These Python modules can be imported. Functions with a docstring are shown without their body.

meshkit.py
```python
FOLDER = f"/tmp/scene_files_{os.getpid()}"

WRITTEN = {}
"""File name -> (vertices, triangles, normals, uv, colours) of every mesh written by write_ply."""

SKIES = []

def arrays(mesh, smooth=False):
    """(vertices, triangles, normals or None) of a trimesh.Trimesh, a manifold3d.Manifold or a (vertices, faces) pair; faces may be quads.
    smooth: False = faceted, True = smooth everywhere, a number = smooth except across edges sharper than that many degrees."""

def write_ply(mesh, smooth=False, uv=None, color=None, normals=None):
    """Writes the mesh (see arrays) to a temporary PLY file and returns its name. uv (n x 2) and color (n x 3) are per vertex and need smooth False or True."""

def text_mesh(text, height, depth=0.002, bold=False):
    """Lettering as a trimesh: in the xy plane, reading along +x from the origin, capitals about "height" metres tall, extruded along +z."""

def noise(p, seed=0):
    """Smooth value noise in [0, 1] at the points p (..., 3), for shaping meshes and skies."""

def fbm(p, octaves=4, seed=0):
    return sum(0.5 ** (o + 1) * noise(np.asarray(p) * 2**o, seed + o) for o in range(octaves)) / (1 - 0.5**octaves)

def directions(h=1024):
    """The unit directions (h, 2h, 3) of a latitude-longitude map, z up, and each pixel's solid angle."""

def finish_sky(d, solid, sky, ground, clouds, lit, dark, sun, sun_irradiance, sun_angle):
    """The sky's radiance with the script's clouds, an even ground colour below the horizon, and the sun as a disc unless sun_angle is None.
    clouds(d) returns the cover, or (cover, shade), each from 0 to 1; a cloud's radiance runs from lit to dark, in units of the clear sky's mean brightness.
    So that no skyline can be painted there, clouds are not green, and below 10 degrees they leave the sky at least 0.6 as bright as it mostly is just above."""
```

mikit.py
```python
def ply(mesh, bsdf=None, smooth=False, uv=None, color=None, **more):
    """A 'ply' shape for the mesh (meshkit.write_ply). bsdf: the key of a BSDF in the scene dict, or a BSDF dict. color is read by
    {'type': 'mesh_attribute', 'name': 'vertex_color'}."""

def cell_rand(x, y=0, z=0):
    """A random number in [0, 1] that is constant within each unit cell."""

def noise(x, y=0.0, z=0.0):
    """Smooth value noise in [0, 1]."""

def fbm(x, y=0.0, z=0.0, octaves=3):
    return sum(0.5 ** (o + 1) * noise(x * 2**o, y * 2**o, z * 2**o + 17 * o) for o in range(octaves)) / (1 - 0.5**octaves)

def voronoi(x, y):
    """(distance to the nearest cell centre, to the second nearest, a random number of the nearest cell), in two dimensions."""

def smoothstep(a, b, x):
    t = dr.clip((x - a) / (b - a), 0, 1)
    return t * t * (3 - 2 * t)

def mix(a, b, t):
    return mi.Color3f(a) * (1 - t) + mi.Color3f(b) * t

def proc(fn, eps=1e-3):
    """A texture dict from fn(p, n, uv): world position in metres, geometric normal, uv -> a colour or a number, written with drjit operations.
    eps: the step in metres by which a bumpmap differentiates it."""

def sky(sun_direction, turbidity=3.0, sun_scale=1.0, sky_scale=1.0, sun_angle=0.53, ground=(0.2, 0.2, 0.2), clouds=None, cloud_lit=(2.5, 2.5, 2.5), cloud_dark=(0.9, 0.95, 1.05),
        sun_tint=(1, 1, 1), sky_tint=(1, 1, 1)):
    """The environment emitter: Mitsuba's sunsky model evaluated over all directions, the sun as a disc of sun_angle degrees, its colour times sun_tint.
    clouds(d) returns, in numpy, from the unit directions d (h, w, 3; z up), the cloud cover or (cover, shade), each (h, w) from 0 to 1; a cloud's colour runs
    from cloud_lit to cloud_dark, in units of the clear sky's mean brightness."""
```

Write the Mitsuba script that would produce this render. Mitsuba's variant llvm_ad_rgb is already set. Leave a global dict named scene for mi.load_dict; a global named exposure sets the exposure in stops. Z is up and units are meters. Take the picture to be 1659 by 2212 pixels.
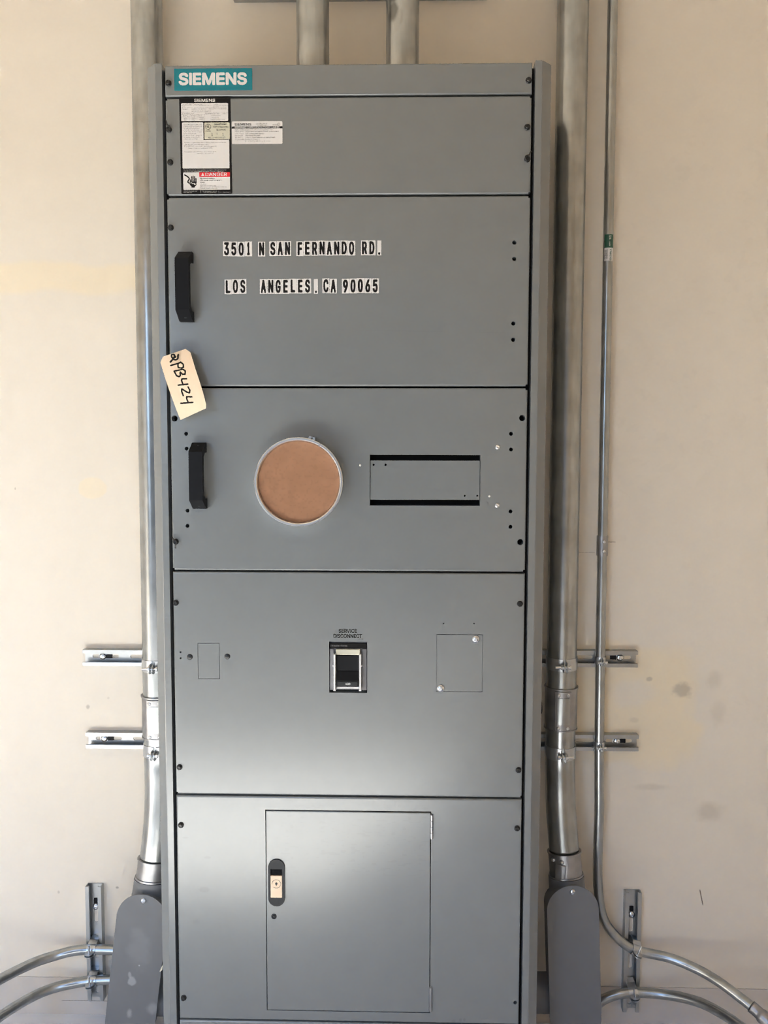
import math, random
import numpy as np
import trimesh
import drjit as dr
import mitsuba as mi
import manifold3d as m3
from shapely.geometry import Polygon, LineString, Point, box as sbox
from shapely.ops import unary_union
from shapely import affinity
import mikit, meshkit
from mikit import noise, fbm, smoothstep, mix, proc

random.seed(7)
rng = np.random.default_rng(7)
T = mi.ScalarTransform4f

# ------------------------------------------------------------------ camera, sky, sun, exposure
# x right, y into the back wall (wall surface at y = 0), z up, metres
CAM = np.array([0.11638, -2.08969, 1.47619])
FWD = np.array([-0.022934, 0.997324, -0.069420])
UP = np.array([-0.003886, 0.069349, 0.997585])
exposure = 5.2
scene = {
    'type': 'scene',
    'camera': {'type': 'perspective', 'fov_axis': 'x', 'fov': math.degrees(2 * math.atan(829.5 / 1789.0)),
               'near_clip': 0.05, 'far_clip': 200.0,
               'to_world': T().look_at(origin=CAM.tolist(), target=(CAM + FWD).tolist(), up=UP.tolist())},
    'sky': mikit.sky([0.60, -1.0, 2.15], turbidity=3.0, sun_scale=1.0, sky_scale=1.0, ground=(0.1, 0.1, 0.1), sun_tint=(0.885, 1.0, 1.13)),
}
labels = {}
used = set()


def key(name, parent=None):
    base = (parent + '__' if parent else '') + name
    k, n = base, 0
    while k in used:
        n += 1
        k = '%s_%03d' % (base, n)
    used.add(k)
    return k


def thing(name, label, cat, group=None):
    k = key(name)
    labels[k] = {'label': label, 'category': cat}
    if group:
        labels[k]['group'] = group
    return k


def obj(name, mesh, mat, parent=None, smooth=False, label=None, kind=None):
    k = key(name, parent)
    scene[k] = mikit.ply(mesh, mat, smooth)
    d = {}
    if label:
        d['label'] = label
    if kind:
        d['kind'] = kind
    if d:
        labels[k] = d
    return k


def single(name, label, cat, mesh, mat, smooth=False, group=None):
    k = thing(name, label, cat, group)
    scene[k] = mikit.ply(mesh, mat, smooth)
    return k


def struct(name, mesh, mat, label=None, smooth=False):
    k = obj(name, mesh, mat, None, smooth, label, 'structure')
    return k


# ------------------------------------------------------------------ geometry helpers
def tri(m):
    if isinstance(m, trimesh.Trimesh):
        return m
    q = m.to_mesh()
    return trimesh.Trimesh(np.asarray(q.vert_properties)[:, :3].astype(float), np.asarray(q.tri_verts).astype(int), process=False)


def man(t):
    t = t.copy()
    t.merge_vertices()
    return m3.Manifold(m3.Mesh(vert_properties=np.asarray(t.vertices, np.float32), tri_verts=np.asarray(t.faces, np.uint32)))


def join(*ms):
    return trimesh.util.concatenate([tri(m) for m in ms])


def box(x0, x1, y0, y1, z0, z1):
    return m3.Manifold.cube([x1 - x0, y1 - y0, z1 - z0]).translate([x0, y0, z0])


def cbox(x0, x1, y0, y1, z0, z1, b=0.001):
    """Box with chamfered edges."""
    p = []
    for sx in (0, 1):
        for sy in (0, 1):
            for sz in (0, 1):
                c = [(x0, x1)[sx], (y0, y1)[sy], (z0, z1)[sz]]
                i = [(1, -1)[sx] * b, (1, -1)[sy] * b, (1, -1)[sz] * b]
                for a in range(3):
                    q = [c[k] + i[k] for k in range(3)]
                    q[a] = c[a]
                    p.append(q)
    return m3.Manifold.hull_points(np.array(p))


def sheet(x0, x1, z0, z1, yf, depth, r=0.0036, n=4):
    """A sheet-steel panel: rounded front edges, flanges going back."""
    p = []
    for k in range(n + 1):
        a = math.pi / 2 * k / n
        ins, y = r * (1 - math.sin(a)), yf + r * (1 - math.cos(a))
        for x in (x0 + ins, x1 - ins):
            for z in (z0 + ins, z1 - ins):
                p.append((x, y, z))
    for x in (x0, x1):
        for z in (z0, z1):
            p.append((x, yf + depth, z))
    return m3.Manifold.hull_points(np.array(p))


def cyl(axis, a, b, c, r, l0, l1, seg=24, r2=None):
    """Cylinder along axis from l0 to l1; a, b are the other two coordinates in x,y,z order."""
    m = m3.Manifold.cylinder(l1 - l0, r, r if r2 is None else r2, seg)
    if axis == 'z':
        return m.translate([a, b, l0])
    if axis == 'y':
        return m.rotate([-90, 0, 0]).translate([a, l0, b])
    return m.rotate([0, 90, 0]).translate([l0, a, b])


def cy(x, z, r, y0, y1, seg=24, r2=None):
    return cyl('y', x, z, None, r, y0, y1, seg, r2)


def face(mesh, x=0, y=0, z=0, rot=0.0, sx=1.0, sy=1.0):
    """Local X right, Y up, Z outwards (towards the room) -> upright on a surface that faces the room."""
    m = tri(mesh).copy()
    v = np.asarray(m.vertices) * [sx, sy, 1]
    c, s = math.cos(rot), math.sin(rot)
    X, Y = v[:, 0] * c - v[:, 1] * s, v[:, 0] * s + v[:, 1] * c
    m.vertices = np.stack([x + X, y - v[:, 2], z + Y], 1)
    return m


def lathe(profile, seg=28):
    """Profile of (radius, height out of the surface)."""
    return trimesh.creation.revolve(np.array(profile, float), sections=seg)


def plate(poly, depth):
    """Shapely polygon(s) in local X, Y -> plate of the given thickness along local Z."""
    gs = getattr(poly, 'geoms', [poly])
    return trimesh.util.concatenate([trimesh.creation.extrude_polygon(g, depth, engine='earcut') for g in gs if g.area > 0])


def rrect(x0, y0, x1, y1, r, n=5):
    return sbox(x0 + r, y0 + r, x1 - r, y1 - r).buffer(r, quad_segs=n)


def catmull(pts, n=10):
    p = np.array(pts, float)
    p = np.vstack([2 * p[0] - p[1], p, 2 * p[-1] - p[-2]])
    out = []
    for i in range(1, len(p) - 2):
        a, b, c, d = p[i - 1:i + 3]
        for t in np.linspace(0, 1, n, endpoint=False):
            out.append(0.5 * (2 * b + (c - a) * t + (2 * a - 5 * b + 4 * c - d) * t * t + (3 * b - a - 3 * c + d) * t ** 3))
    out.append(p[-2])
    return np.array(out)


def tube(path, r, seg=20, caps=True):
    p = np.array(path, float)
    r = np.broadcast_to(r, len(p))
    t = np.gradient(p, axis=0)
    t /= np.linalg.norm(t, axis=1, keepdims=True)
    up = np.array([1.0, 0, 0]) if abs(t[0][0]) < 0.9 else np.array([0, 1.0, 0])
    u = np.cross(t[0], up)
    u /= np.linalg.norm(u)
    v, a = [], np.arange(seg) / seg * 2 * np.pi
    for i in range(len(p)):
        u = u - t[i] * (u @ t[i])
        u /= np.linalg.norm(u)
        w = np.cross(t[i], u)
        v.append(p[i] + r[i] * (np.cos(a)[:, None] * u + np.sin(a)[:, None] * w))
    f = []
    for i in range(len(p) - 1):
        for j in range(seg):
            k = (j + 1) % seg
            f += [(i * seg + j, i * seg + k, (i + 1) * seg + k), (i * seg + j, (i + 1) * seg + k, (i + 1) * seg + j)]
    v = np.vstack(v)
    if caps:
        n = len(v)
        v = np.vstack([v, p[0], p[-1]])
        for j in range(seg):
            k = (j + 1) % seg
            f += [(n, k, j), (n + 1, (len(p) - 1) * seg + j, (len(p) - 1) * seg + k)]
    return trimesh.Trimesh(v, f, process=False)


_GLYPHS = {}


def glyphs(s, h):
    """Outline of the lettering as a polygon, capitals h tall, starting at x = 0."""
    seg = s.split('I')
    if s not in _GLYPHS and len(seg) > 1 and all(q and q == q.strip() for q in seg):      # capital I as a plain bar
        x, gs = 0.0, []
        for i, q in enumerate(seg):
            if i:
                gs.append(sbox(x + 0.19, 0, x + 0.305, 1.0))
                x += 0.495
            g = glyphs(q, 1.0)
            gs.append(affinity.translate(g, x - g.bounds[0], 0))
            x += g.bounds[2] - g.bounds[0]
        _GLYPHS[s] = unary_union(gs)
    if s not in _GLYPHS:
        m = meshkit.text_mesh(s, 1.0, 0.01, False)
        v, f = np.asarray(m.vertices), np.asarray(m.faces)[np.asarray(m.face_normals)[:, 2] > 0.9]
        _GLYPHS[s] = unary_union([Polygon(v[t][:, :2]).buffer(1e-5) for t in f]).simplify(2e-3)
    return affinity.scale(_GLYPHS[s], h, h, origin=(0, 0))


def text(s, x, z, h, y, width=None, bold=True, align='l', depth=0.00015, rot=0.0, weight=None):
    """Lettering on a surface facing the room: baseline at z, capitals h tall, fitted to width."""
    d = 0.0 if not bold else h * (0.035 if weight is None else weight)
    g = glyphs(s, h - 2 * d)
    x0, _, x1, _ = g.bounds
    w = (x1 - x0) if width is None else width - 2 * d
    g = affinity.affine_transform(g, [w / (x1 - x0), 0, 0, 1, d - x0 * w / (x1 - x0), d])
    if d:
        g = g.buffer(d, quad_segs=2)
    w += 2 * d
    g = affinity.translate(g, {'l': 0, 'c': -w / 2, 'r': -w}[align], 0)
    return face(plate(g, depth), x, y, z, rot)


def pan_screw(r=0.0085, h=0.0045):
    """Round-head cross-recess screw, local Z out."""
    n = 6
    prof = [(0, 0), (r, 0)] + [(r * math.cos(a), h * (0.25 + 0.75 * math.sin(a))) for a in np.linspace(0, math.pi / 2, n)[:-1]] + [(0, h)]
    m = man(lathe(prof, 24))
    w, l = r * 0.22, r * 1.15
    for d in ((w, l), (l, w)):
        m = m - m3.Manifold.cube([d[0], d[1], h], True).translate([0, 0, h * 0.95])
    return tri(m)


def hex_bolt(r=0.0063, h=0.0065):
    """Flanged hex-head bolt, local Z out."""
    washer = man(lathe([(0, 0), (r, 0), (r, 0.0012), (r * 0.86, 0.002), (0, 0.002)], 22))
    hx = m3.Manifold.cylinder(h, r * 0.78, r * 0.78, 6) ^ man(lathe([(0, 0), (r * 0.8, 0), (r * 0.8, h * 0.75), (r * 0.55, h), (0, h)], 24))
    m = washer + hx
    m = m - m3.Manifold.cylinder(0.002, r * 0.36, r * 0.36, 12).translate([0, 0, h - 0.001])
    return tri(m)


# ------------------------------------------------------------------ materials
def principled(color, rough, metal=0.0, spec=0.5, **more):
    d = {'type': 'principled', 'roughness': rough, 'metallic': metal, 'specular': spec,
         'base_color': color if isinstance(color, dict) else {'type': 'rgb', 'value': list(color)}}
    d.update(more)
    return d


def two(b):
    return {'type': 'twosided', 'bsdf': b}


def spot(p, cx, cz, rx, rz, soft=0.35, wob=0.0, f=18.0):
    """A roundish mark on a wall or panel around (cx, cz)."""
    d = dr.sqrt(dr.square((p.x - cx) / rx) + dr.square((p.z - cz) / rz))
    if wob:
        d = d + wob * (fbm(p.x * f, p.z * f, 3.0, 3) - 0.5) * 2
    return 1 - smoothstep(1 - soft, 1 + soft, d)


def bar(p, x0, x1, z0, z1, soft, wob=0.0):
    q = 0.0
    if wob:
        q = wob * (fbm(p.x * 9, p.z * 9, 1.0, 3) - 0.5) * 2
    return smoothstep(x0 - soft, x0 + soft, p.x + q) * (1 - smoothstep(x1 - soft, x1 + soft, p.x + q)) * smoothstep(z0 - soft, z0 + soft, p.z + q) * (1 - smoothstep(z1 - soft, z1 + soft, p.z + q))


def wall_colour(p, n, uv):
    p = mi.Point3f(1.0099 * p.x - 0.0012, p.y, 1.0099 * p.z - 0.0146)
    base = mix((0.630, 0.577, 0.500), (0.660, 0.607, 0.530), fbm(p.x * 2.3, p.z * 2.3, 0.5, 3))
    touch = (0.72, 0.60, 0.40)
    c = mix(base, touch, 0.50 * bar(p, 0.55, 0.855, 0.70, 0.985, 0.018, 0.05) * (1 - 0.8 * spot(p, 0.70, 0.865, 0.05, 0.035, 0.4, 0.4)))
    c = mix(c, touch, 0.45 * bar(p, -1.6, -0.52, 1.872, 1.948, 0.012, 0.02))
    c = mix(c, touch, 0.40 * spot(p, -0.674, 1.388, 0.036, 0.028, 0.08, 0.12))
    grey = (0.33, 0.29, 0.24)
    dirt = 0.55 * spot(p, 0.831, 0.880, 0.022, 0.017, 0.5, 0.6, 60)
    dirt = dirt + 0.5 * spot(p, 0.745, 0.907, 0.007, 0.005, 0.4, 0.3, 80)
    dirt = dirt + 0.35 * spot(p, 0.904, 0.560, 0.030, 0.020, 0.7, 0.5, 40)
    dirt = dirt + 0.25 * spot(p, 0.762, 0.625, 0.040, 0.008, 0.6, 0.4, 40)
    dirt = dirt + 0.25 * spot(p, 0.910, 0.905, 0.018, 0.022, 0.6, 0.5, 40)
    dirt = dirt + 0.22 * spot(p, 0.920, 0.825, 0.016, 0.028, 0.6, 0.5, 40)
    dirt = dirt + 0.25 * spot(p, 0.71, 0.80, 0.010, 0.006, 0.6, 0.4, 60)
    dirt = dirt + 0.6 * spot(p, -0.699, 0.821, 0.004, 0.005, 0.6, 0.3, 90)
    dirt = dirt + 0.3 * spot(p, -0.645, 0.845, 0.003, 0.003, 0.5)
    dirt = dirt + 0.8 * spot(p, -0.632, 0.337, 0.004, 0.003, 0.4)
    dirt = dirt + 0.5 * spot(p, -0.613, 0.245, 0.006, 0.005, 0.5, 0.5, 90)
    dirt = dirt + 0.5 * spot(p, -0.788, 0.322, 0.003, 0.004, 0.4)
    dirt = dirt + 0.6 * spot(p, -0.873, 1.387, 0.002, 0.003, 0.4)
    k = smoothstep(0.60, 0.72, fbm(p.x * 48 + 2 * noise(p.z * 30), p.z * 52, 4.0, 3)) * smoothstep(0.55, 0.75, fbm(p.x * 6, p.z * 6, 9.0, 2)) * smoothstep(0.45, 0.6, p.x)
    dirt = dirt + 0.05 * k
    c = mix(c, grey, dr.clip(dirt, 0, 0.9))
    # nick and pencil lines
    sk = dr.abs((p.x - 0.893) - (0.333 - p.z) * 0.22)
    line = (1 - smoothstep(0.0008, 0.0022, sk)) * smoothstep(0.310, 0.316, p.z) * (1 - smoothstep(0.350, 0.356, p.z))
    line = line + 0.8 * bar(p, 0.560, 0.601, 1.2300, 1.2310, 0.0006) + 0.9 * bar(p, 0.615, 0.652, 1.2562, 1.2576, 0.0008, 0.0008)
    return mix(c, (0.12, 0.09, 0.07), dr.clip(0.85 * line, 0, 1))


def base_colour(p, n, uv):
    p = mi.Point3f(1.0099 * p.x - 0.0012, p.y, 1.0099 * p.z - 0.0146)
    c = mix((0.50, 0.46, 0.42), (0.55, 0.51, 0.46), fbm(p.x * 3, p.z * 6, 2.5, 3))
    line = bar(p, -0.787, -0.652, 0.0232, 0.0246, 0.0008)
    return mix(c, (0.10, 0.08, 0.07), 0.85 * line)


def paint_colour(p, n, uv):
    g = fbm(p.x * 5, p.y * 5, p.z * 5, 3)
    c = mix((0.133, 0.145, 0.149), (0.145, 0.157, 0.161), g)
    scuff = (0.11, 0.115, 0.12)
    m = 0.55 * spot(p, -0.317, 0.523, 0.013, 0.006, 0.3, 0.3, 60) + 0.5 * spot(p, -0.308, 0.596, 0.007, 0.003, 0.4)
    m = m + 0.45 * spot(p, -0.356, 0.640, 0.006, 0.002, 0.5) + 0.35 * spot(p, -0.335, 0.45, 0.008, 0.006, 0.6, 0.4, 60)
    m = m + 0.7 * spot(p, 0.247, 0.234, 0.003, 0.004, 0.4) + 0.7 * spot(p, 0.256, 0.235, 0.0025, 0.004, 0.4) + 0.6 * spot(p, 0.232, 0.231, 0.004, 0.004, 0.4)
    fleck = smoothstep(0.80, 0.83, noise(p.x * 90, p.z * 260, 2.0)) * bar(p, -0.16, 0.19, 0.56, 0.72, 0.03)
    m = m + 0.26 * fleck
    m = m + 0.22 * (1 - smoothstep(0.0003, 0.0012, dr.abs(p.z - 1.733 + 0.02 * (p.x - 0.1) + 0.0006 * noise(p.x * 60)))) * bar(p, -0.07, 0.33, 1.70, 1.75, 0.05)
    return mix(c, scuff, dr.clip(m, 0, 1))


def galv_colour(p, n, uv):
    g = fbm(p.x * 70, p.y * 70, p.z * 9, 3)
    h = fbm(p.x * 25 + 5, p.y * 25, p.z * 22, 3)
    c = mix((0.33, 0.345, 0.345), (0.43, 0.445, 0.445), smoothstep(0.3, 0.7, 0.5 * g + 0.5 * h))
    dark = smoothstep(0.64, 0.72, fbm(p.x * 30, p.y * 30, p.z * 14 + 3, 3))
    c = mix(c, (0.30, 0.29, 0.27), 0.25 * dark)
    blot = spot(p, 0.092, 2.447, 0.010, 0.022, 0.4, 0.4, 60) + spot(p, 0.094, 2.475, 0.012, 0.010, 0.4, 0.4, 60)
    return mix(c, (0.14, 0.14, 0.13), 0.8 * dr.clip(blot, 0, 1))


def galv_rough(p, n, uv):
    return 0.19 + 0.12 * fbm(p.x * 40, p.y * 40, p.z * 12, 3)


def cast_colour(p, n, uv):
    g = fbm(p.x * 40, p.y * 40, p.z * 40, 4)
    return mix((0.24, 0.24, 0.245), (0.42, 0.42, 0.43), g)


def body_colour(p, n, uv):
    c = mix((0.128, 0.134, 0.142), (0.145, 0.150, 0.158), fbm(p.x * 20, p.z * 20, p.y * 20, 3))
    m = 0.55 * spot(p, -0.538, 0.198, 0.010, 0.011, 0.25, 0.3, 80) + 0.45 * spot(p, -0.543, 0.214, 0.004, 0.008, 0.4, 0.3, 80)
    m = m + 0.45 * spot(p, -0.545, 0.115, 0.006, 0.010, 0.5, 0.4, 70) + 0.30 * spot(p, -0.490, 0.13, 0.012, 0.012, 0.6, 0.5, 50)
    m = m + 0.8 * spot(p, -0.519, 0.238, 0.002, 0.002, 0.3) + 0.14 * spot(p, -0.52, 0.275, 0.022, 0.05, 0.6, 0.6, 40)
    return mix(c, (0.36, 0.37, 0.38), dr.clip(m, 0, 1))


def board_colour(p, n, uv):
    f = fbm(p.x * 60, p.z * 60, 1.0, 4)
    c = mix((0.245, 0.125, 0.068), (0.30, 0.155, 0.088), f)
    return mix(c, (0.17, 0.085, 0.045), 0.2 * smoothstep(0.70, 0.76, noise(p.x * 230, p.z * 230, 5.0)))


def concrete_colour(p, n, uv):
    return mix((0.55, 0.565, 0.585), (0.64, 0.655, 0.675), fbm(p.x * 3, p.y * 3, 0.0, 4))


def tag_colour(p, n, uv):
    return mix((0.74, 0.58, 0.42), (0.78, 0.63, 0.48), fbm(p.x * 60, p.z * 40, 0.0, 3))


scene.update({
    'mat_wall': two(principled(proc(wall_colour), 0.75, spec=0.25)),
    'mat_plain': two(principled((0.70, 0.62, 0.52), 0.8, spec=0.2)),
    'mat_ceiling': two(principled((0.70, 0.63, 0.53), 0.9, spec=0.1)),
    'mat_baseboard': two(principled(proc(base_colour), 0.6, spec=0.3)),
    'mat_concrete': two(principled(proc(concrete_colour), 0.6, spec=0.4)),
    'mat_outside': two(principled((0.16, 0.13, 0.10), 0.9, spec=0.1)),
    'mat_ground': two(principled((0.06, 0.06, 0.062), 0.9, spec=0.2)),
    'mat_paint': two(principled(proc(paint_colour), 0.25, spec=1.0)),
    'mat_interior': two(principled((0.006, 0.0065, 0.007), 0.7, spec=0.1)),
    'mat_black': two(principled((0.006, 0.0065, 0.008), 0.5, spec=0.15)),
    'mat_blackbolt': two(principled((0.009, 0.0095, 0.010), 0.32, spec=0.5)),
    'mat_galv': two(principled(proc(galv_colour), proc(galv_rough), metal=0.92)),
    'mat_strut': two(principled((0.43, 0.44, 0.44), 0.34, metal=0.92)),
    'mat_zinc': two(principled((0.52, 0.54, 0.56), 0.28, metal=0.95)),
    'mat_cast': two(principled(proc(cast_colour), 0.36, metal=0.9)),
    'mat_screw': two(principled((0.72, 0.73, 0.74), 0.2, metal=1.0)),
    'mat_body': two(principled(proc(body_colour), 0.5, spec=0.45)),
    'mat_alu': two(principled((0.78, 0.78, 0.78), 0.25, metal=0.95)),
    'mat_board': two(principled(proc(board_colour), 0.65, spec=0.35)),
    'mat_teal': two(principled((0.0, 0.155, 0.195), 0.4)),
    'mat_white': two(principled((0.60, 0.59, 0.585), 0.5)),
    'mat_ivory': two(principled((0.50, 0.49, 0.40), 0.5)),
    'mat_ink': two(principled((0.010, 0.0095, 0.0095), 0.6, spec=0.12)),
    'mat_greyink': two(principled((0.13, 0.13, 0.13), 0.6, spec=0.2)),
    'mat_red': two(principled((0.62, 0.022, 0.035), 0.45)),
    'mat_tag': two(principled(proc(tag_colour), 0.75, spec=0.2)),
    'mat_green': two(principled((0.018, 0.075, 0.045), 0.4)),
    'mat_smoke': two(principled((0.16, 0.16, 0.17), 0.25)),
    'mat_slate': two(principled((0.016, 0.018, 0.021), 0.45, spec=0.3)),
    'mat_chip': two(principled((0.70, 0.66, 0.52), 0.7)),
})

# ------------------------------------------------------------------ the room
WY = -0.0204                    # surface of the back wall
XL, XR, YF, H = -2.60, 1.90, -2.22, 3.05
struct('floor', box(XL, XR, YF - 0.15, 0.15, -0.15, 0.0), 'mat_concrete', 'grey concrete floor of the electrical room')
struct('ceiling', box(XL - 0.15, XR + 0.15, YF - 0.15, 0.15, H, H + 0.12), 'mat_ceiling')
struct('wall_back', box(XL, XR, WY, 0.15, 0.1020, H), 'mat_wall', 'beige painted wall with yellowish touch-up patches and smudges behind the cabinet')
struct('baseboard_back', join(box(XL, XR, WY, 0.15, 0.0, 0.1010), box(XL, XR, WY + 0.0015, 0.15, 0.1010, 0.1020)), 'mat_baseboard', 'paler band along the foot of the beige wall')
struct('wall_left', box(XL - 0.15, XL, YF, 0.15, 0.0, H), 'mat_plain')
struct('wall_right', box(XR, XR + 0.15, YF, 0.15, 0.0, H), 'mat_plain')
OX0, OX1, OH = -2.45, 0.45, 2.25
struct('wall_front', join(box(XL, OX0, YF - 0.15, YF, 0, H), box(OX1, XR, YF - 0.15, YF, 0, H), box(OX0, OX1, YF - 0.15, YF, OH, H)), 'mat_plain')
struct('ground', box(-30, 30, -40, YF - 0.15, -0.17, -0.02), 'mat_ground')
struct('wall_outside', box(-16, -5.0, -9.5, -9.2, -0.02, 7.0), 'mat_outside')
struct('wall_opposite', box(-3.4, 2.9, -9.5, -9.2, -0.02, 7.0), 'mat_outside')

# ------------------------------------------------------------------ the switchboard
YP = -0.345                     # front face of its panels
sw = thing('switchboard', 'tall grey steel electrical switchboard cabinet with stacked bolted front panels', 'switchboard')
ZT = 2.2735
obj('cabinet_body', cbox(-0.4175, 0.4175, -0.318, WY - 0.001, 0.0, ZT - 0.002, 0.0015), 'mat_paint', sw)
obj('inner_frame', box(-0.386, 0.386, -0.3215, -0.319, 0.005, ZT - 0.006), 'mat_interior', sw, label='black inner frame behind the panel gaps')
for s in (-1, 1):
    prof = [(0.3815, YP), (0.3945, YP), (0.3965, YP + 0.0008), (0.4155, YP + 0.019), (0.4175, YP + 0.023), (0.4175, YP + 0.0285), (0.3815, YP + 0.0285)]
    poly = Polygon([(s * a, b) for a, b in prof])
    post = trimesh.creation.extrude_polygon(poly, ZT, engine='earcut')
    obj('corner_post', post, 'mat_paint', sw, smooth=20)

# panel name, z0, z1
seams = [2.2700, 2.2064, 2.0078, 1.6166, 1.2269, 0.7361, 0.2242, 0.012]
XP = 0.3752
holes = {
    2: [(0.3433, 1.9117, .0042), (0.3437, 1.8789, .0042), (0.3435, 1.7471, .0042), (0.3435, 1.7140, .0042)],
    3: [(0.3644, 1.5525, .0064), (0.3641, 1.2922, .0064), (-0.3418, 1.5186, .0040), (-0.3413, 1.4874, .0040), (-0.3412, 1.3561, .0040), (-0.3417, 1.3235, .0040),
        (0.3417, 1.5198, .0040), (0.3421, 1.4870, .0040), (0.3428, 1.3568, .0040), (0.3432, 1.3245, .0040), (-0.3659, 1.5506, .0064)],
    4: [(-0.3606, 1.0508, .0020), (-0.3606, 1.0376, .0020), (0.2035, 1.1172, .0015), (0.2684, 1.1176, .0015)],
    5: [(0.3668, 0.2763, .0040)],
}
bolts = {0: [(-0.3678, 2.2343), (0.3681, 2.2341)], 1: [(-0.3683, 2.1421), (-0.3665, 2.0762), (0.3666, 2.1419), (0.3675, 2.0785)],
         2: [(-0.3676, 1.9443), (-0.3660, 1.6780)], 3: [(-0.3669, 1.2898)], 4: [(-0.3689, 1.1583), (0.3649, 1.1610), (-0.3664, 0.7979), (0.3668, 0.8000)],
         5: [(-0.3652, 0.6685), (0.3656, 0.6708), (-0.3649, 0.2748)]}
BOLT = hex_bolt()
panel_keys = []
SLOT = (0.0463, 0.2786, 1.3684, 1.4750)
BRK = (-0.0405, 0.0410, 0.9652, 1.0764)
DOOR = (-0.1805, 0.1800, 0.2490, 0.7053)
COV1 = (-0.3233, -0.2762, 0.9928, 1.0712)
COV2 = (0.1889, 0.2876, 0.9695, 1.0941)
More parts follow.
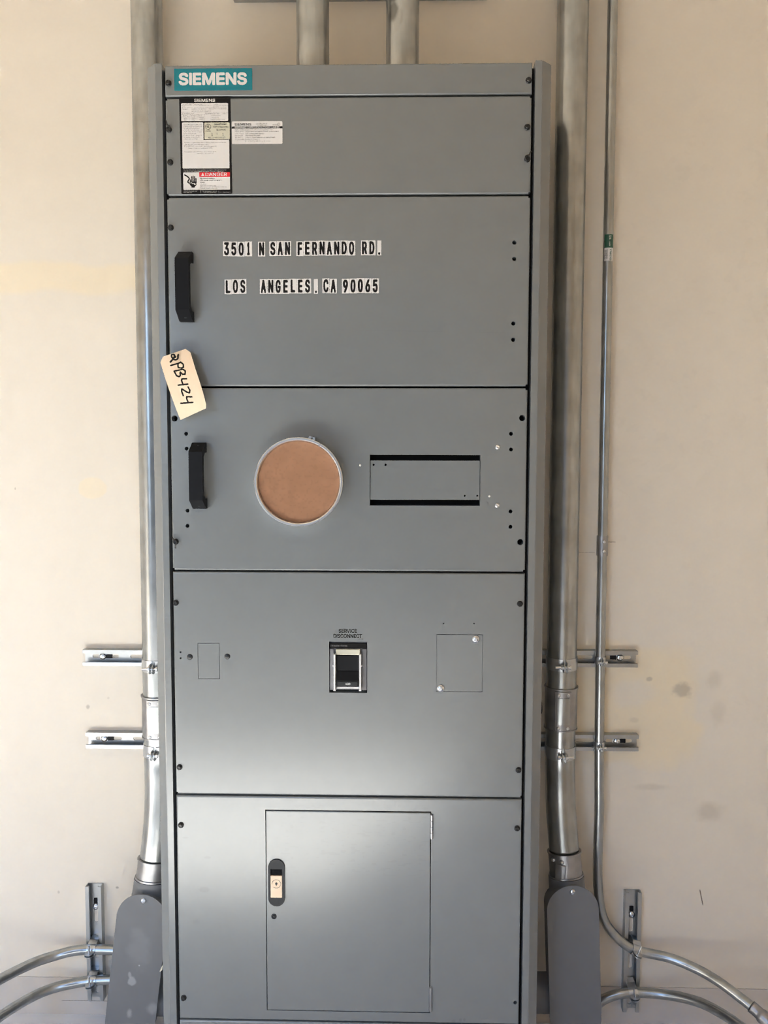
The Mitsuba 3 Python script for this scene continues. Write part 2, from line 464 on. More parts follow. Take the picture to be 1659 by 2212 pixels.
for i in range(7):
    z1, z0 = seams[i] - (0.0018 if i else 0.0), seams[i + 1] + 0.0018
    dz = 0.0
    m = sheet(-XP, XP, z0, z1, YP, 0.023)
    cut = []
    for (x, z, r) in holes.get(i, []):
        cut.append(cy(x, z, r, YP - 0.01, YP + 0.03, 20))
    if i in (1, 2, 3, 4):
        for sx in (-1, 1):
            for zz, top in ((z0, 0), (z1, 1)):
                if top and i == 4:
                    continue
                cut.append(box(min(sx * XP, sx * (XP - 0.0045)), max(sx * XP, sx * (XP - 0.0045)), YP - 0.01, YP + 0.03, zz - (0.0045 if top else 0), zz + (0 if top else 0.0045)))
    if i == 3:
        cut.append(box(SLOT[0], SLOT[1], YP - 0.01, YP + 0.03, SLOT[2], SLOT[3]))
    if i == 4:
        cut.append(box(BRK[0], BRK[1], YP - 0.01, YP + 0.03, BRK[2], BRK[3]))
        for c in (COV1, COV2):
            w = 0.0009
            cut.append(box(c[0], c[1], YP - 0.01, YP + 0.004, c[2], c[3]) - box(c[0] + w, c[1] - w, YP - 0.02, YP + 0.005, c[2] + w, c[3] - w))
    if i == 5:
        cut.append(box(DOOR[0], DOOR[1], YP - 0.01, YP + 0.03, DOOR[2], DOOR[3]))
    for c in cut:
        m = m - c
    pk = obj('front_panel', tri(m), 'mat_paint', sw, smooth=35)
    panel_keys.append(pk)
    for (x, z) in bolts.get(i, []):
        obj('bolt', face(BOLT, x, YP - 0.0003, z, rng.uniform(0, 1)), 'mat_blackbolt', pk, smooth=40)

# plugs on the disconnect panel, rivets on the meter panel
PLUG = lathe([(0, 0), (0.0062, 0), (0.0060, 0.0012), (0.0046, 0.0022), (0, 0.0024)], 24)
for x, z in ((-0.3407, 1.0408), (-0.2597, 1.0425)):
    obj('hole_plug', face(PLUG, x, YP, z), 'mat_blackbolt', panel_keys[4], smooth=40)
for x, z, r in ((0.3140, 1.4917, .0050), (0.3145, 1.3693, .0050), (0.0258, 1.4532, .0023), (0.2978, 1.3888, .0023)):
    obj('rivet', face(lathe([(0, 0), (r, 0), (r * 0.9, r * 0.22), (r * 0.45, r * 0.42), (r * 0.35, r * 0.2), (0, r * 0.2)], 20), x, YP - 0.0004, z), 'mat_alu', panel_keys[3], smooth=35)
for x, z in ((0.2726, 1.0837), (0.1985, 0.9768)):
    obj('cover_screw', face(pan_screw(0.0082, 0.005), x, YP, z, 0.5), 'mat_screw', panel_keys[4], smooth=35)

# filler plate in the meter panel's slot
fp = obj('filler_plate', tri(sheet(SLOT[0] + 0.0008, SLOT[1] - 0.0008, 1.3805, 1.4636, YP + 0.003, 0.010, 0.001) -
         cy(0.0540, 1.4542, .0021, YP, YP + 0.02, 14) - cy(0.0794, 1.4543, .0021, YP, YP + 0.02, 14) - cy(0.2465, 1.3894, .0021, YP, YP + 0.02, 14) - cy(0.2728, 1.3895, .0021, YP, YP + 0.02, 14)),
         'mat_paint', sw, smooth=35, label='grey filler plate set in the slot')

# black pull handles
def handle(xc, zt, zb):
    w, h = 0.0140, 0.042
    prof = Polygon([(zb, 0), (zb, 0.012), (zb + 0.019, h), (zt - 0.019, h), (zt, 0.012), (zt, 0), (zt - 0.021, 0), (zt - 0.021, 0.016), (zt - 0.030, h - 0.014),
                    (zb + 0.030, h - 0.014), (zb + 0.021, 0.016), (zb + 0.021, 0)]).buffer(-0.0015).buffer(0.0015, quad_segs=3)
    m = trimesh.creation.extrude_polygon(prof, 2 * w, engine='earcut')
    v = np.asarray(m.vertices)
    m.vertices = np.stack([xc - w + v[:, 2], YP - v[:, 1], v[:, 0]], 1)
    hk = obj('handle', m, 'mat_black', sw, smooth=25, label='black plastic pull handle')
    for z, d in ((zt - 0.0105, -1), (zb + 0.0105, 1)):
        s = face(lathe([(0, 0), (0.0058, 0), (0.0058, 0.006), (0.0045, 0.008), (0.0025, 0.008), (0.0022, 0.005), (0, 0.005)], 18), xc + 0.001, YP - 0.0145, z)
        obj('socket_screw', s, 'mat_blackbolt', hk, smooth=35)


handle(-0.3352, 1.8925, 1.7505)
handle(-0.3125, 1.5000, 1.3610)

# meter socket ring with its brown board
RX, RZ = -0.1003, 1.4188
ring = lathe([(0.0845, 0.001), (0.0905, 0.001), (0.0905, 0.029), (0.0918, 0.031), (0.0925, 0.0335), (0.0922, 0.036), (0.0905, 0.0375), (0.0880, 0.0375), (0.0862, 0.036), (0.0855, 0.033), (0.0845, 0.028), (0.0845, 0.001)], 96)
rm = man(ring)
gap = m3.Manifold.cube([0.03, 0.0022, 0.02], True).translate([0.089, 0, 0.040]).rotate([0, 0, 60])
rk = obj('meter_ring', face(tri(rm - gap), RX, YP, RZ), 'mat_alu', sw, smooth=35, label='shiny metal meter socket ring')
obj('socket_cover', face(lathe([(0, 0.002), (0.0842, 0.002), (0.0842, 0.027), (0, 0.027)], 96), RX, YP, RZ), 'mat_board', rk, smooth=35, label='round brown fibreboard cover inside the ring')
tab = face(plate(Polygon([(-0.008, -0.003), (0.008, -0.003), (0.006, 0.0045), (-0.006, 0.0045)]).difference(Point(0, 0.0012).buffer(0.002)), 0.02), RX + 0.093 * math.cos(1.28), YP - 0.006, RZ + 0.093 * math.sin(1.28), 1.28 - math.pi / 2)
obj('seal_tab', tab, 'mat_alu', rk)

# circuit breaker behind its opening
bk = key('circuit_breaker', sw)
labels[bk] = {'label': 'black breaker toggle in a smoky frame with silver rails'}
x0, x1, z0, z1 = BRK
YB = YP + 0.003
used.discard(bk)
obj('circuit_breaker', join(box(x0 + .0008, x1 - .0008, YB + 0.006, YP + 0.022, z0 + .0045, z1 - .0012), cbox(x0 + .0008, -0.031, YB, YP + 0.02, z0 + .0045, 1.0600, .001),
    cbox(0.030, x1 - .0008, YB, YP + 0.02, z0 + .0045, 1.0600, .001)), 'mat_smoke', sw)
labels[bk] = {'label': 'black breaker toggle in a smoky frame with silver rails'}
obj('top_strip', cbox(x0 + .0008, x1 - .0008, YB + 0.001, YB + 0.008, 1.0614, 1.0722, .0005), 'mat_ink', bk)
obj('strip_lettering', join(text('t Breaker Frame', -0.0392, 1.0652, 0.0034, YB + 0.0009, 0.0375)), 'mat_greyink', bk)
obj('upper_band', cbox(-0.0262, 0.0255, YB - 0.004, YB + 0.008, 1.0476, 1.0600, .001), 'mat_ivory', bk)
obj('lower_band', cbox(-0.0242, 0.0236, YB - 0.006, YB + 0.008, 0.9745, 0.9800, .001), 'mat_white', bk)
tg = join(cbox(-0.0250, 0.0243, YB - 0.004, YB + 0.008, 1.0130, 1.0468, .001),
          m3.Manifold.hull_points(np.array([(x, y, z) for x in (-0.0242, 0.0236) for y, z in ((YB - 0.004, 1.0128), (YB + 0.006, 1.0128), (YB - 0.013, 0.9945), (YB + 0.006, 0.9815), (YB - 0.013, 0.9815))])))
obj('toggle', tg, 'mat_black', bk)
obj('rating_plate', cbox(-0.0218, 0.0200, YB - 0.0138, YB - 0.012, 0.9826, 0.9922, .0003), 'mat_slate', bk)
obj('rating_lettering', text('400', 0.0, 0.9856, 0.0042, YB - 0.0139, 0.0108, align='c'), 'mat_white', bk)
for xa, xb in ((-0.0306, -0.0258), (0.0240, 0.0289)):
    obj('side_rail', join(cbox(xa, xb, YB - 0.014, YB + 0.006, 0.9735, 1.0518, .0012), cbox(xa - .0004, xb + .0004, YB - 0.0152, YB - 0.006, 0.9725, 0.9752, .0005),
        cbox((xa - .0022) if xa < 0 else xb - 0.0005, (xa + .0005) if xa < 0 else xb + .0022, YB - 0.012, YB - 0.004, 1.0246, 1.0276, .0004)), 'mat_alu', bk)

obj('service_lettering', join(text('SERVICE', -0.0005, 1.0958, 0.0084, YP - 0.0002, 0.0396, align='c'), text('DISCONNECT', -0.0005, 1.0848, 0.0084, YP - 0.0002, 0.0612, align='c'),
    face(plate(sbox(0.0225, 1.0820, 0.0330, 1.0828), 0.00015), 0, YP - 0.0002, 0)), 'mat_ink', panel_keys[4], label='black SERVICE DISCONNECT lettering')

# door of the bottom panel
dx0, dx1, dz0, dz1 = DOOR
dk = obj('door', tri(sheet(dx0 + 0.0013, dx1 - 0.0013, dz0 + 0.0012, dz1 - 0.0026, YP - 0.0008, 0.022, 0.0018)), 'mat_paint', sw, smooth=35, label='grey hinged door with a black latch')
ob = LineString([(-0.1565, 0.5770), (-0.1565, 0.5080)]).buffer(0.0182, quad_segs=12)
win = sbox(-0.1695, 0.5095, -0.1440, 0.5735)
obj('latch', face(plate(ob.difference(win), 0.0035), 0, YP - 0.0008, 0), 'mat_slate', dk, label='black oblong latch')
obj('latch_recess', face(plate(win, 0.0008), 0, YP - 0.0008, 0), 'mat_interior', dk)
keyplate = sbox(-0.1692, 0.5098, -0.1443, 0.5588)
circ = Point(-0.1567, 0.5410).buffer(0.0098, quad_segs=10)
obj('key_plate', face(plate(keyplate, 0.004), 0, YP - 0.0008, 0), 'mat_tag', dk, label='cream key plate of the latch')
kh = unary_union([Point(-0.1567, 0.5412).buffer(0.0026), sbox(-0.1573, 0.5365, -0.1561, 0.5455)])
obj('keyhole', face(plate(unary_union([kh, circ.difference(Point(-0.1567, 0.5410).buffer(0.0091, quad_segs=10)).difference(sbox(-0.170, 0.534, -0.162, 0.540))]), 0.0003), 0, YP - 0.0048, 0), 'mat_slate', dk)
obj('door_screw', face(lathe([(0, 0), (0.0060, 0), (0.0058, 0.001), (0.0040, 0.0016), (0.0028, 0.0012), (0.0022, 0.0022), (0, 0.0024)], 20), -0.1630, YP - 0.0008, 0.4652), 'mat_slate', dk, smooth=35)
for za, zb, n in ((0.6456, 0.6995, 4), (0.2560, 0.3102, 1)):
    hk = obj('hinge', cyl('z', 0.1812, YP - 0.0022, None, 0.0026, za, zb, 14), 'mat_paint', sw, smooth=35)
    for q in range(n):
        h0 = za + (zb - za) * q / n + 0.0004
        obj('knuckle', cyl('z', 0.1812, YP - 0.0025, None, 0.0034, h0, za + (zb - za) * (q + 1) / n - 0.0004, 16), 'mat_cast', hk, smooth=35)

# bits on the cabinet's right side
obj('side_tab', cbox(0.4175, 0.4205, -0.305, -0.295, 2.102, 2.130, .0005), 'mat_black', sw)
obj('side_tab', cbox(0.4175, 0.4205, -0.305, -0.295, 1.078, 1.106, .0005), 'mat_black', sw)
obj('side_plug', cyl('x', -0.285, 0.921, None, 0.0165, 0.4170, 0.4235, 24), 'mat_black', sw, smooth=35)

# ------------------------------------------------------------------ stickers and plates
t = thing('nameplate', 'teal nameplate with white SIEMENS letters at the top of the cabinet'.replace('SIEMENS', 'block'), 'nameplate')
obj('plate', cbox(-0.3559, -0.1954, YP - 0.0012, YP, 2.2192, 2.2627, 0.0003), 'mat_teal', t)
obj('lettering', text('SIEMENS', -0.3465, 2.2297, 0.0246, YP - 0.0012, 0.1407, depth=0.0003, weight=0.062), 'mat_white', t)

t = thing('rating_label', 'tall black-bordered rating label with white fields and a red danger band', 'label')
YA = YP - 0.0005
sh = -0.0018
obj('backing', face(plate(Polygon([(-0.3463, 2.2052), (-0.2405, 2.2052), (-0.2386, 2.0124), (-0.3444, 2.0124)]).buffer(-0.003).buffer(0.003), 0.0004), 0, YP, 0), 'mat_ink', t)
F = lambda a, b, c, d, r=0.0018: rrect(a, b, c, d, r)
YW = YA - 0.0001
obj('table_field', face(plate(F(-0.3425, 2.1585, -0.2455, 2.1940), 0.0002), 0, YA, 0), 'mat_white', t)
obj('text_field', face(plate(unary_union([F(-0.3412, 2.1180, -0.2970, 2.1560), F(-0.3412, 2.0635, -0.2438, 2.1210)]), 0.0002), 0, YA, 0), 'mat_white', t)
obj('certification_field', face(plate(F(-0.2950, 2.1220, -0.2425, 2.1555), 0.00025), 0, YA, 0), 'mat_ivory', t)
obj('danger_field', face(plate(F(-0.3402, 2.0205, -0.2430, 2.0560), 0.0002), 0, YA, 0), 'mat_white', t)
obj('danger_band', face(plate(F(-0.3068, 2.0465, -0.2430, 2.0560, 0.001), 0.0003), 0, YA, 0), 'mat_red', t)
white = [text('SIEMENS', -0.2935, 2.1966, 0.0064, YA, 0.0435, align='c'), text('DANGER', -0.2940, 2.0482, 0.0068, YW - 0.0003, 0.0448),
         text('Rotate handle to intermediate position indicator handle', -0.339, 2.0600, 0.0013, YA, 0.088, False), text('To reset, move handle to extreme off position then on', -0.339, 2.0572, 0.0013, YA, 0.083, False),
         text('Siemens Industry, Inc.', -0.3395, 2.0172, 0.0014, YA, 0.028, False), text('Norcross, GA', -0.3395, 2.0145, 0.0014, YA, 0.017, False),
         text('For emergency service', -0.3000, 2.0172, 0.0014, YA, 0.030, False), text('call 1-800-333-7421', -0.2985, 2.0145, 0.0014, YA, 0.027, False), text('11-C-1024-01 Rev. D', -0.2640, 2.0150, 0.0013, YA, 0.021, False)]
trg = Polygon([(-0.3032, 2.0482), (-0.2956, 2.0482), (-0.2994, 2.0550)]).difference(unary_union([sbox(-0.2998, 2.0502, -0.2990, 2.0530), Point(-0.2994, 2.0492).buffer(0.0005)]))
white.append(face(plate(trg, 0.0002), 0, YW - 0.0003, 0))
white += [face(plate(sbox(a, 2.0130, a + 0.0003, 2.0192), 0.0002), 0, YA, 0) for a in (-0.3045, -0.2665)]
obj('white_lettering', join(*white), 'mat_white', t)
YT = YA - 0.0003
blk = [text(s, x, z, h, YT, w, b) for s, x, z, h, w, b in (
    ('DEADFRONT', -0.2745, 2.1502, 0.0030, 0.0265, True), ('SWITCHBOARD', -0.2772, 2.1450, 0.0030, 0.0322, True), ('SECTION', -0.2700, 2.1392, 0.0032, 0.0185, True),
    ('LISTED', -0.2925, 2.1372, 0.0024, 0.0108, True), ('1', -0.2800, 2.1285, 0.0058, 0.0020, True), ('OF', -0.2712, 2.1312, 0.0028, 0.0040, False), ('1', -0.2575, 2.1285, 0.0058, 0.0020, True),
    ('No. A 8222103D', -0.2865, 2.1236, 0.0028, 0.0350, False),
    ('Hazardous voltage.', -0.3050, 2.0424, 0.0021, 0.0308, True), ('Will cause death or serious', -0.3050, 2.0385, 0.0021, 0.0455, True), ('injury.', -0.3050, 2.0345, 0.0021, 0.0095, True))]
r1 = Point(-0.2870, 2.1470).buffer(0.0058, quad_segs=8)
blk.append(face(plate(r1.difference(Point(-0.2870, 2.1470).buffer(0.0049, quad_segs=8)), 0.0002), 0, YT, 0))
blk.append(text('UL', -0.2870, 2.1450, 0.0046, YT, 0.0054, align='c', rot=0.0))
obj('black_lettering', join(*blk), 'mat_ink', t)
tl = []
for s, x, z, w in (('Switchboard Type/Cat No.', -0.3395, 2.1908, 0.042), ('FSBB', -0.2745, 2.1908, 0.008), ('S.O.', -0.3395, 2.1862, 0.0055), ('Location', -0.277, 2.1862, 0.0125), ('1', -0.255, 2.1862, 0.001),
                   ('System:', -0.3395, 2.1815, 0.012), ('120/208V  3 PH  4W  60 HZ', -0.3205, 2.1815, 0.030), ('480Y/277V 3 PH 4W 60 HZ', -0.285, 2.1815, 0.036), ('240/120V 3 PH 4W 60 HZ', -0.3205, 2.1772, 0.040),
                   ('Enclosure Type', -0.3395, 2.1730, 0.024), ('1', -0.3020, 2.1730, 0.001), ('Manufacturing Date', -0.2930, 2.1730, 0.0290), ('2017/03', -0.2575, 2.1726, 0.0115),
                   ('Supply', -0.3390, 2.1684, 0.0105), ('Section', -0.3235, 2.1688, 0.0115), ('Bus', -0.3065, 2.1690, 0.0062), ('SUITABLE ONLY', -0.2815, 2.1680, 0.021),
                   ('400', -0.3370, 2.1635, 0.0060), ('400', -0.3205, 2.1637, 0.0065), ('Mains', -0.3055, 2.1645, 0.0095), ('FOR USE AS', -0.2815, 2.1640, 0.0165), ('Neutral', -0.3055, 2.1601, 0.0110), ('SERVICE EQUIPMENT', -0.2815, 2.1600, 0.029),
                   ('400', -0.3370, 2.1593, 0.0060), ('400', -0.3205, 2.1594, 0.0065)):
    tl.append(text(s, x, z, 0.0019, YT, w, False))
for i, (s, w) in enumerate((('The continuous current rating', .039), ('of this switchboard is limited to', .039), ('80% with 100% equipment of', .033), ('ambient of 25 deg max. The', .040), ('short circuit current rating is', .038),
                            ('equal to the lowest', .026), ('short circuit rating of', .038), ('the supply voltage of 480', .033), ('Volts Ampere Ratings', .030))):
    tl.append(text(s, -0.3382, 2.1507 - i * 0.0036, 0.0018, YT, w, False))
for s, x, z, w in (('All breakers or replacement devices shall be of the same manufacturer,', -0.3372, 2.1145, .087), ('type, designation and interrupting rating.', -0.3372, 2.1106, .051), ('This switchboard is for use with distribution panel only', -0.3372, 2.1070, .068),
                   ('FUSED or FUSE 2 or readings 42-1285', -0.3292, 2.1033, .050), ('Enclosure(s) used: 12 ft max., see A FUSE A, or for', -0.3372, 2.0962, .067), ('100A max., see A FUSE (A)', -0.3112, 2.0925, .034),
                   ('DANGER', -0.3045, 2.0305, .012), ('Qualified personnel only.', -0.3045, 2.0282, .033), ('Disconnect and lock off all power before', -0.3045, 2.0255, .054), ('working on this equipment.', -0.3045, 2.0225, .036)):
    tl.append(text(s, x, z, 0.0018, YT, w, False))
for z in (2.1896, 2.1850, 2.1758, 2.1715, 2.1668, 2.1627):
    tl.append(face(plate(sbox(-0.3418, z, -0.2465 if z > 2.167 else -0.294, z + 0.00025), 0.0001), 0, YT, 0))
for x in (-0.3265, -0.3095, -0.2940):
    tl.append(face(plate(sbox(x, 2.1595, x + 0.00025, 2.1715), 0.0001), 0, YT, 0))
obj('small_print', join(*tl), 'mat_greyink', t, kind='stuff')
cord = LineString([(-0.3368, 2.0508), (-0.3320, 2.0478), (-0.3288, 2.0455), (-0.3272, 2.0432), (-0.3290, 2.0402), (-0.3305, 2.0378), (-0.3300, 2.0352), (-0.3272, 2.0342)]).buffer(0.0012)
fing = [sbox(-0.3262 + 0.0029 * i, 2.0340, -0.3262 + 0.0029 * i + 0.0021, zt) for i, zt in enumerate((2.0415, 2.0478, 2.0490, 2.0480, 2.0440))]
palm = unary_union(fing + [Polygon([(-0.3265, 2.0372), (-0.3122, 2.0372), (-0.3122, 2.0310), (-0.3160, 2.0275), (-0.3160, 2.0250), (-0.3230, 2.0250), (-0.3230, 2.0275), (-0.3265, 2.0305)])])
zig = LineString([(-0.3280, 2.0340), (-0.3225, 2.0352), (-0.3210, 2.0325), (-0.3165, 2.0340), (-0.3170, 2.0312), (-0.3105, 2.0335)]).buffer(0.0006)
obj('hazard_symbol', face(plate(unary_union([cord, palm.difference(zig)]), 0.0002), 0, YT, 0), 'mat_ink', t)

t = thing('seismic_label', 'white seismic certification sticker with a black title bar beside the rating label', 'label')
obj('backing', face(plate(F(-0.2382, 2.1123, -0.1340, 2.1576, 0.0022), 0.0004), 0, YP, 0), 'mat_white', t)
obj('title_bar', face(plate(sbox(-0.2382, 2.1430, -0.1340, 2.1473), 0.0001), 0, YA, 0), 'mat_ink', t)
obj('title_lettering', text('SEISMIC CERTIFICATION LABEL', -0.2325, 2.1436, 0.0031, YA - 0.0001, 0.0935), 'mat_white', t)
obj('black_lettering', join(text('SIEMENS', -0.2325, 2.1488, 0.0050, YA, 0.0345), text('Certificate of', -0.1885, 2.1512, 0.0024, YA, 0.0235, False), text('Compliance', -0.1865, 2.1484, 0.0022, YA, 0.019, False)), 'mat_ink', t)
tl = []
for s, x, z, w in (('California Building Code & International Building Code', -0.2320, 2.1396, .078), ('Product Name:', -0.2320, 2.1360, .020), ('Super Blue Pennant & SERIES9 Switchboard', -0.2100, 2.1360, .068), ('Product Type:', -0.2320, 2.1318, .018),
                   ('Low Voltage Switchboard', -0.2100, 2.1318, .038), ('Anchorage:', -0.2320, 2.1280, .016), ('Rigid Base Mounted', -0.2100, 2.1280, .030), ('SEISMIC No.', -0.2320, 2.1240, .018),
                   ('(refer to Sales Order No. on Rating Label)', -0.2100, 2.1240, .061), ('Seismic Performance Characteristics', -0.2320, 2.1202, .051), ('S    = 1.45g, a/b = 1.0, I   = 1.5', -0.2110, 2.1165, .052), ('After OSHPD', -0.1540, 2.1492, .013)):
    tl.append(text(s, x, z, 0.0022, YA, w, 'Blue' in s or 'Low V' in s or 'Rigid' in s or 'refer' in s))
tl.append(face(plate(Point(-0.1415, 2.1510).buffer(0.003).difference(Point(-0.1415, 2.1510).buffer(0.0022)), 0.0001), 0, YA, 0))
obj('small_print', join(*tl), 'mat_greyink', t, kind='stuff')

# address in single stick-on characters
ORD = ['first', 'second', 'third', 'fourth', 'fifth', 'sixth', 'seventh', 'eighth', 'ninth', 'tenth', 'eleventh', 'twelfth', 'thirteenth', 'fourteenth', 'fifteenth', 'sixteenth', 'seventeenth', 'eighteenth', 'nineteenth']
rows = [('upper', [('3501', -0.2592, -0.1986), ('N', -0.1861, -0.1710), ('SAN', -0.1629, -0.1171), ('FERNANDO', -0.1068, 0.0157), ('RD', 0.0273, 0.0578), ('.', 0.0609, 0.0697)], 1.8855, 0.0018),
        ('lower', [('LOS', -0.2572, -0.2109), ('ANGELES', -0.1832, -0.0758), ('.', -0.0705, -0.0617), ('CA', -0.0529, -0.0225), ('90065', -0.0122, 0.0648)], 1.8085, 0.0014)]
for rowname, groups, zb, rise in rows:
    n = 0
    for word, xa, xb in groups:
        w = (xb - xa) / len(word)
        for i, ch in enumerate(word):
            a = xa + i * w + 0.0001
            b = xa + (i + 1) * w - 0.0003
            z = zb + rise * (a + 0.26) / 0.33 + rng.uniform(-0.0006, 0.0006)
            kind = 'digit' if ch.isdigit() else ('full stop' if ch == '.' else 'letter')
            what = ('black %s %s' % (kind, ch)) if ch != '.' else 'black full stop'
            t = thing('adhesive_letter', 'white sticker with %s, %s character of the %s address row' % (what, ORD[n], rowname), 'letter sticker', 'stick-on address characters')
            rot = rng.uniform(-0.008, 0.008)
            obj('sticker', face(plate(sbox(0, 0, b - a, 0.0300), 0.0003), a, YP, z, rot), 'mat_white', t)
            if ch == '.':
                g = face(plate(sbox(0.0022, 0.0016, 0.0060, 0.0060), 0.0002), a, YP - 0.0003, z, rot)
            else:
                wid = {'1': 0.0056, 'L': 0.0094, 'E': 0.0094, 'F': 0.0094}.get(ch, 0.0106)
                g = text(ch, (a + b) / 2, z + 0.0020, 0.0262, YP - 0.0003, wid, True, 'c', 0.0002, rot, 0.046)
            obj('character', g, 'mat_ink', t)
            n += 1

# hanging tag
t = thing('paper_tag', 'cream paper tag marked PB424 in black marker, tied to the cabinet edge', 'tag')


def tag_y(x, z):
    """The tag's surface: curls away from the panel near the top and at its lower right corner."""
    u = (z - 1.62) / 0.07
    s = (x + 0.335) / 0.045
    return -0.3660 - 0.010 * (1 - u * u) - 0.009 * np.clip(s, 0, 2) * np.clip(-u, 0, 1.2) - 0.003 * s


outline = Polygon([(-0.3822, 1.6772), (-0.3871, 1.6653), (-0.3481, 1.5467), (-0.2908, 1.5699), (-0.2900, 1.5779), (-0.2955, 1.6002), (-0.3052, 1.6301), (-0.3172, 1.6653), (-0.3242, 1.6856), (-0.3350, 1.6932)])
outline = outline.difference(Point(-0.3563, 1.6763).buffer(0.0025))


def curved(poly, off, thick):
    gs = getattr(poly, 'geoms', [poly])
    ms = []
    for g in gs:
        m = trimesh.creation.extrude_polygon(g.segmentize(0.006), thick, engine='earcut')
        m = m.subdivide_to_size(0.006, max_iter=6) if off == 0 else m.subdivide_to_size(0.004, max_iter=6)
        m = m if isinstance(m, trimesh.Trimesh) else trimesh.Trimesh(*m)
        v = np.asarray(m.vertices)
        m.vertices = np.stack([v[:, 0], tag_y(v[:, 0], v[:, 1]) - off - v[:, 2], v[:, 1]], 1)
        ms.append(m)
    return trimesh.util.concatenate(ms)


obj('card', curved(outline, 0.0, 0.0004), 'mat_tag', t)
strokes = [[(-0.3646, 1.6585), (-0.3483, 1.663), (-0.3443, 1.6653), (-0.3382, 1.6607), (-0.3379, 1.6546), (-0.3422, 1.6527), (-0.3484, 1.6539), (-0.3497, 1.6577), (-0.3494, 1.6619)],
           [(-0.3574, 1.6466), (-0.3391, 1.6504), (-0.3337, 1.647), (-0.3342, 1.6401), (-0.3393, 1.6401), (-0.3446, 1.6447), (-0.344, 1.6378), (-0.3463, 1.6351), (-0.3518, 1.637), (-0.3574, 1.6466)],
           [(-0.3309, 1.6309), (-0.341, 1.6305), (-0.3414, 1.6271), (-0.3388, 1.6194)], [(-0.3485, 1.6178), (-0.3283, 1.6198)],
           [(-0.328, 1.614), (-0.3242, 1.6071), (-0.3254, 1.6017), (-0.3305, 1.6033), (-0.3413, 1.6102), (-0.3417, 1.6048), (-0.3387, 1.5964)],
           [(-0.3205, 1.5937), (-0.3314, 1.5941), (-0.3318, 1.5902), (-0.3292, 1.5841)], [(-0.3444, 1.5806), (-0.3187, 1.5825)]]
obj('lettering', curved(unary_union([LineString(s).buffer(0.0015, quad_segs=4) for s in strokes]), 0.0006, 0.0002), 'mat_ink', t)
cp = [(-0.3505, -0.352, 1.6880), (-0.3496, -0.371, 1.6790), (-0.3480, -0.379, 1.6720), (-0.3530, -0.381, 1.6690), (-0.3590, -0.380, 1.6730), (-0.3600, -0.381, 1.6790), (-0.3540, -0.382, 1.6790), (-0.3555, -0.382, 1.6720), (-0.3600, -0.380, 1.6680), (-0.3640, -0.379, 1.6640)]
obj('tie_cord', tube(catmull(cp, 8), 0.0017, 10), 'mat_ink', t, smooth=True)

# wire seals threaded through three bolts
for lab, pts in (('short black wire seal beside the upper left bolt under the nameplate', [(-0.3735, -0.350, 2.1600), (-0.3705, -0.354, 2.1530), (-0.3690, -0.356, 2.1470), (-0.3640, -0.356, 2.1440), (-0.3640, -0.355, 2.1380), (-0.3680, -0.355, 2.1340)]),
                 ('short black wire seal beside the right bolt above the address', [(0.3760, -0.350, 2.0930), (0.3720, -0.353, 2.0890), (0.3700, -0.355, 2.0840), (0.3640, -0.356, 2.0820), (0.3620, -0.355, 2.0770), (0.3660, -0.354, 2.0730)]),
                 ('short black wire seal beside the bolt left of the round board', [(-0.3740, -0.349, 1.3000), (-0.3700, -0.354, 1.2960), (-0.3640, -0.357, 1.2935), (-0.3610, -0.358, 1.2880), (-0.3640, -0.358, 1.2840), (-0.3650, -0.356, 1.2770)])):
    single('seal_wire', lab, 'wire', tube(catmull(pts, 6), 0.0014, 8), 'mat_blackbolt', True, 'wire seals on panel bolts')

# ------------------------------------------------------------------ strut channels
SW = 0.0206


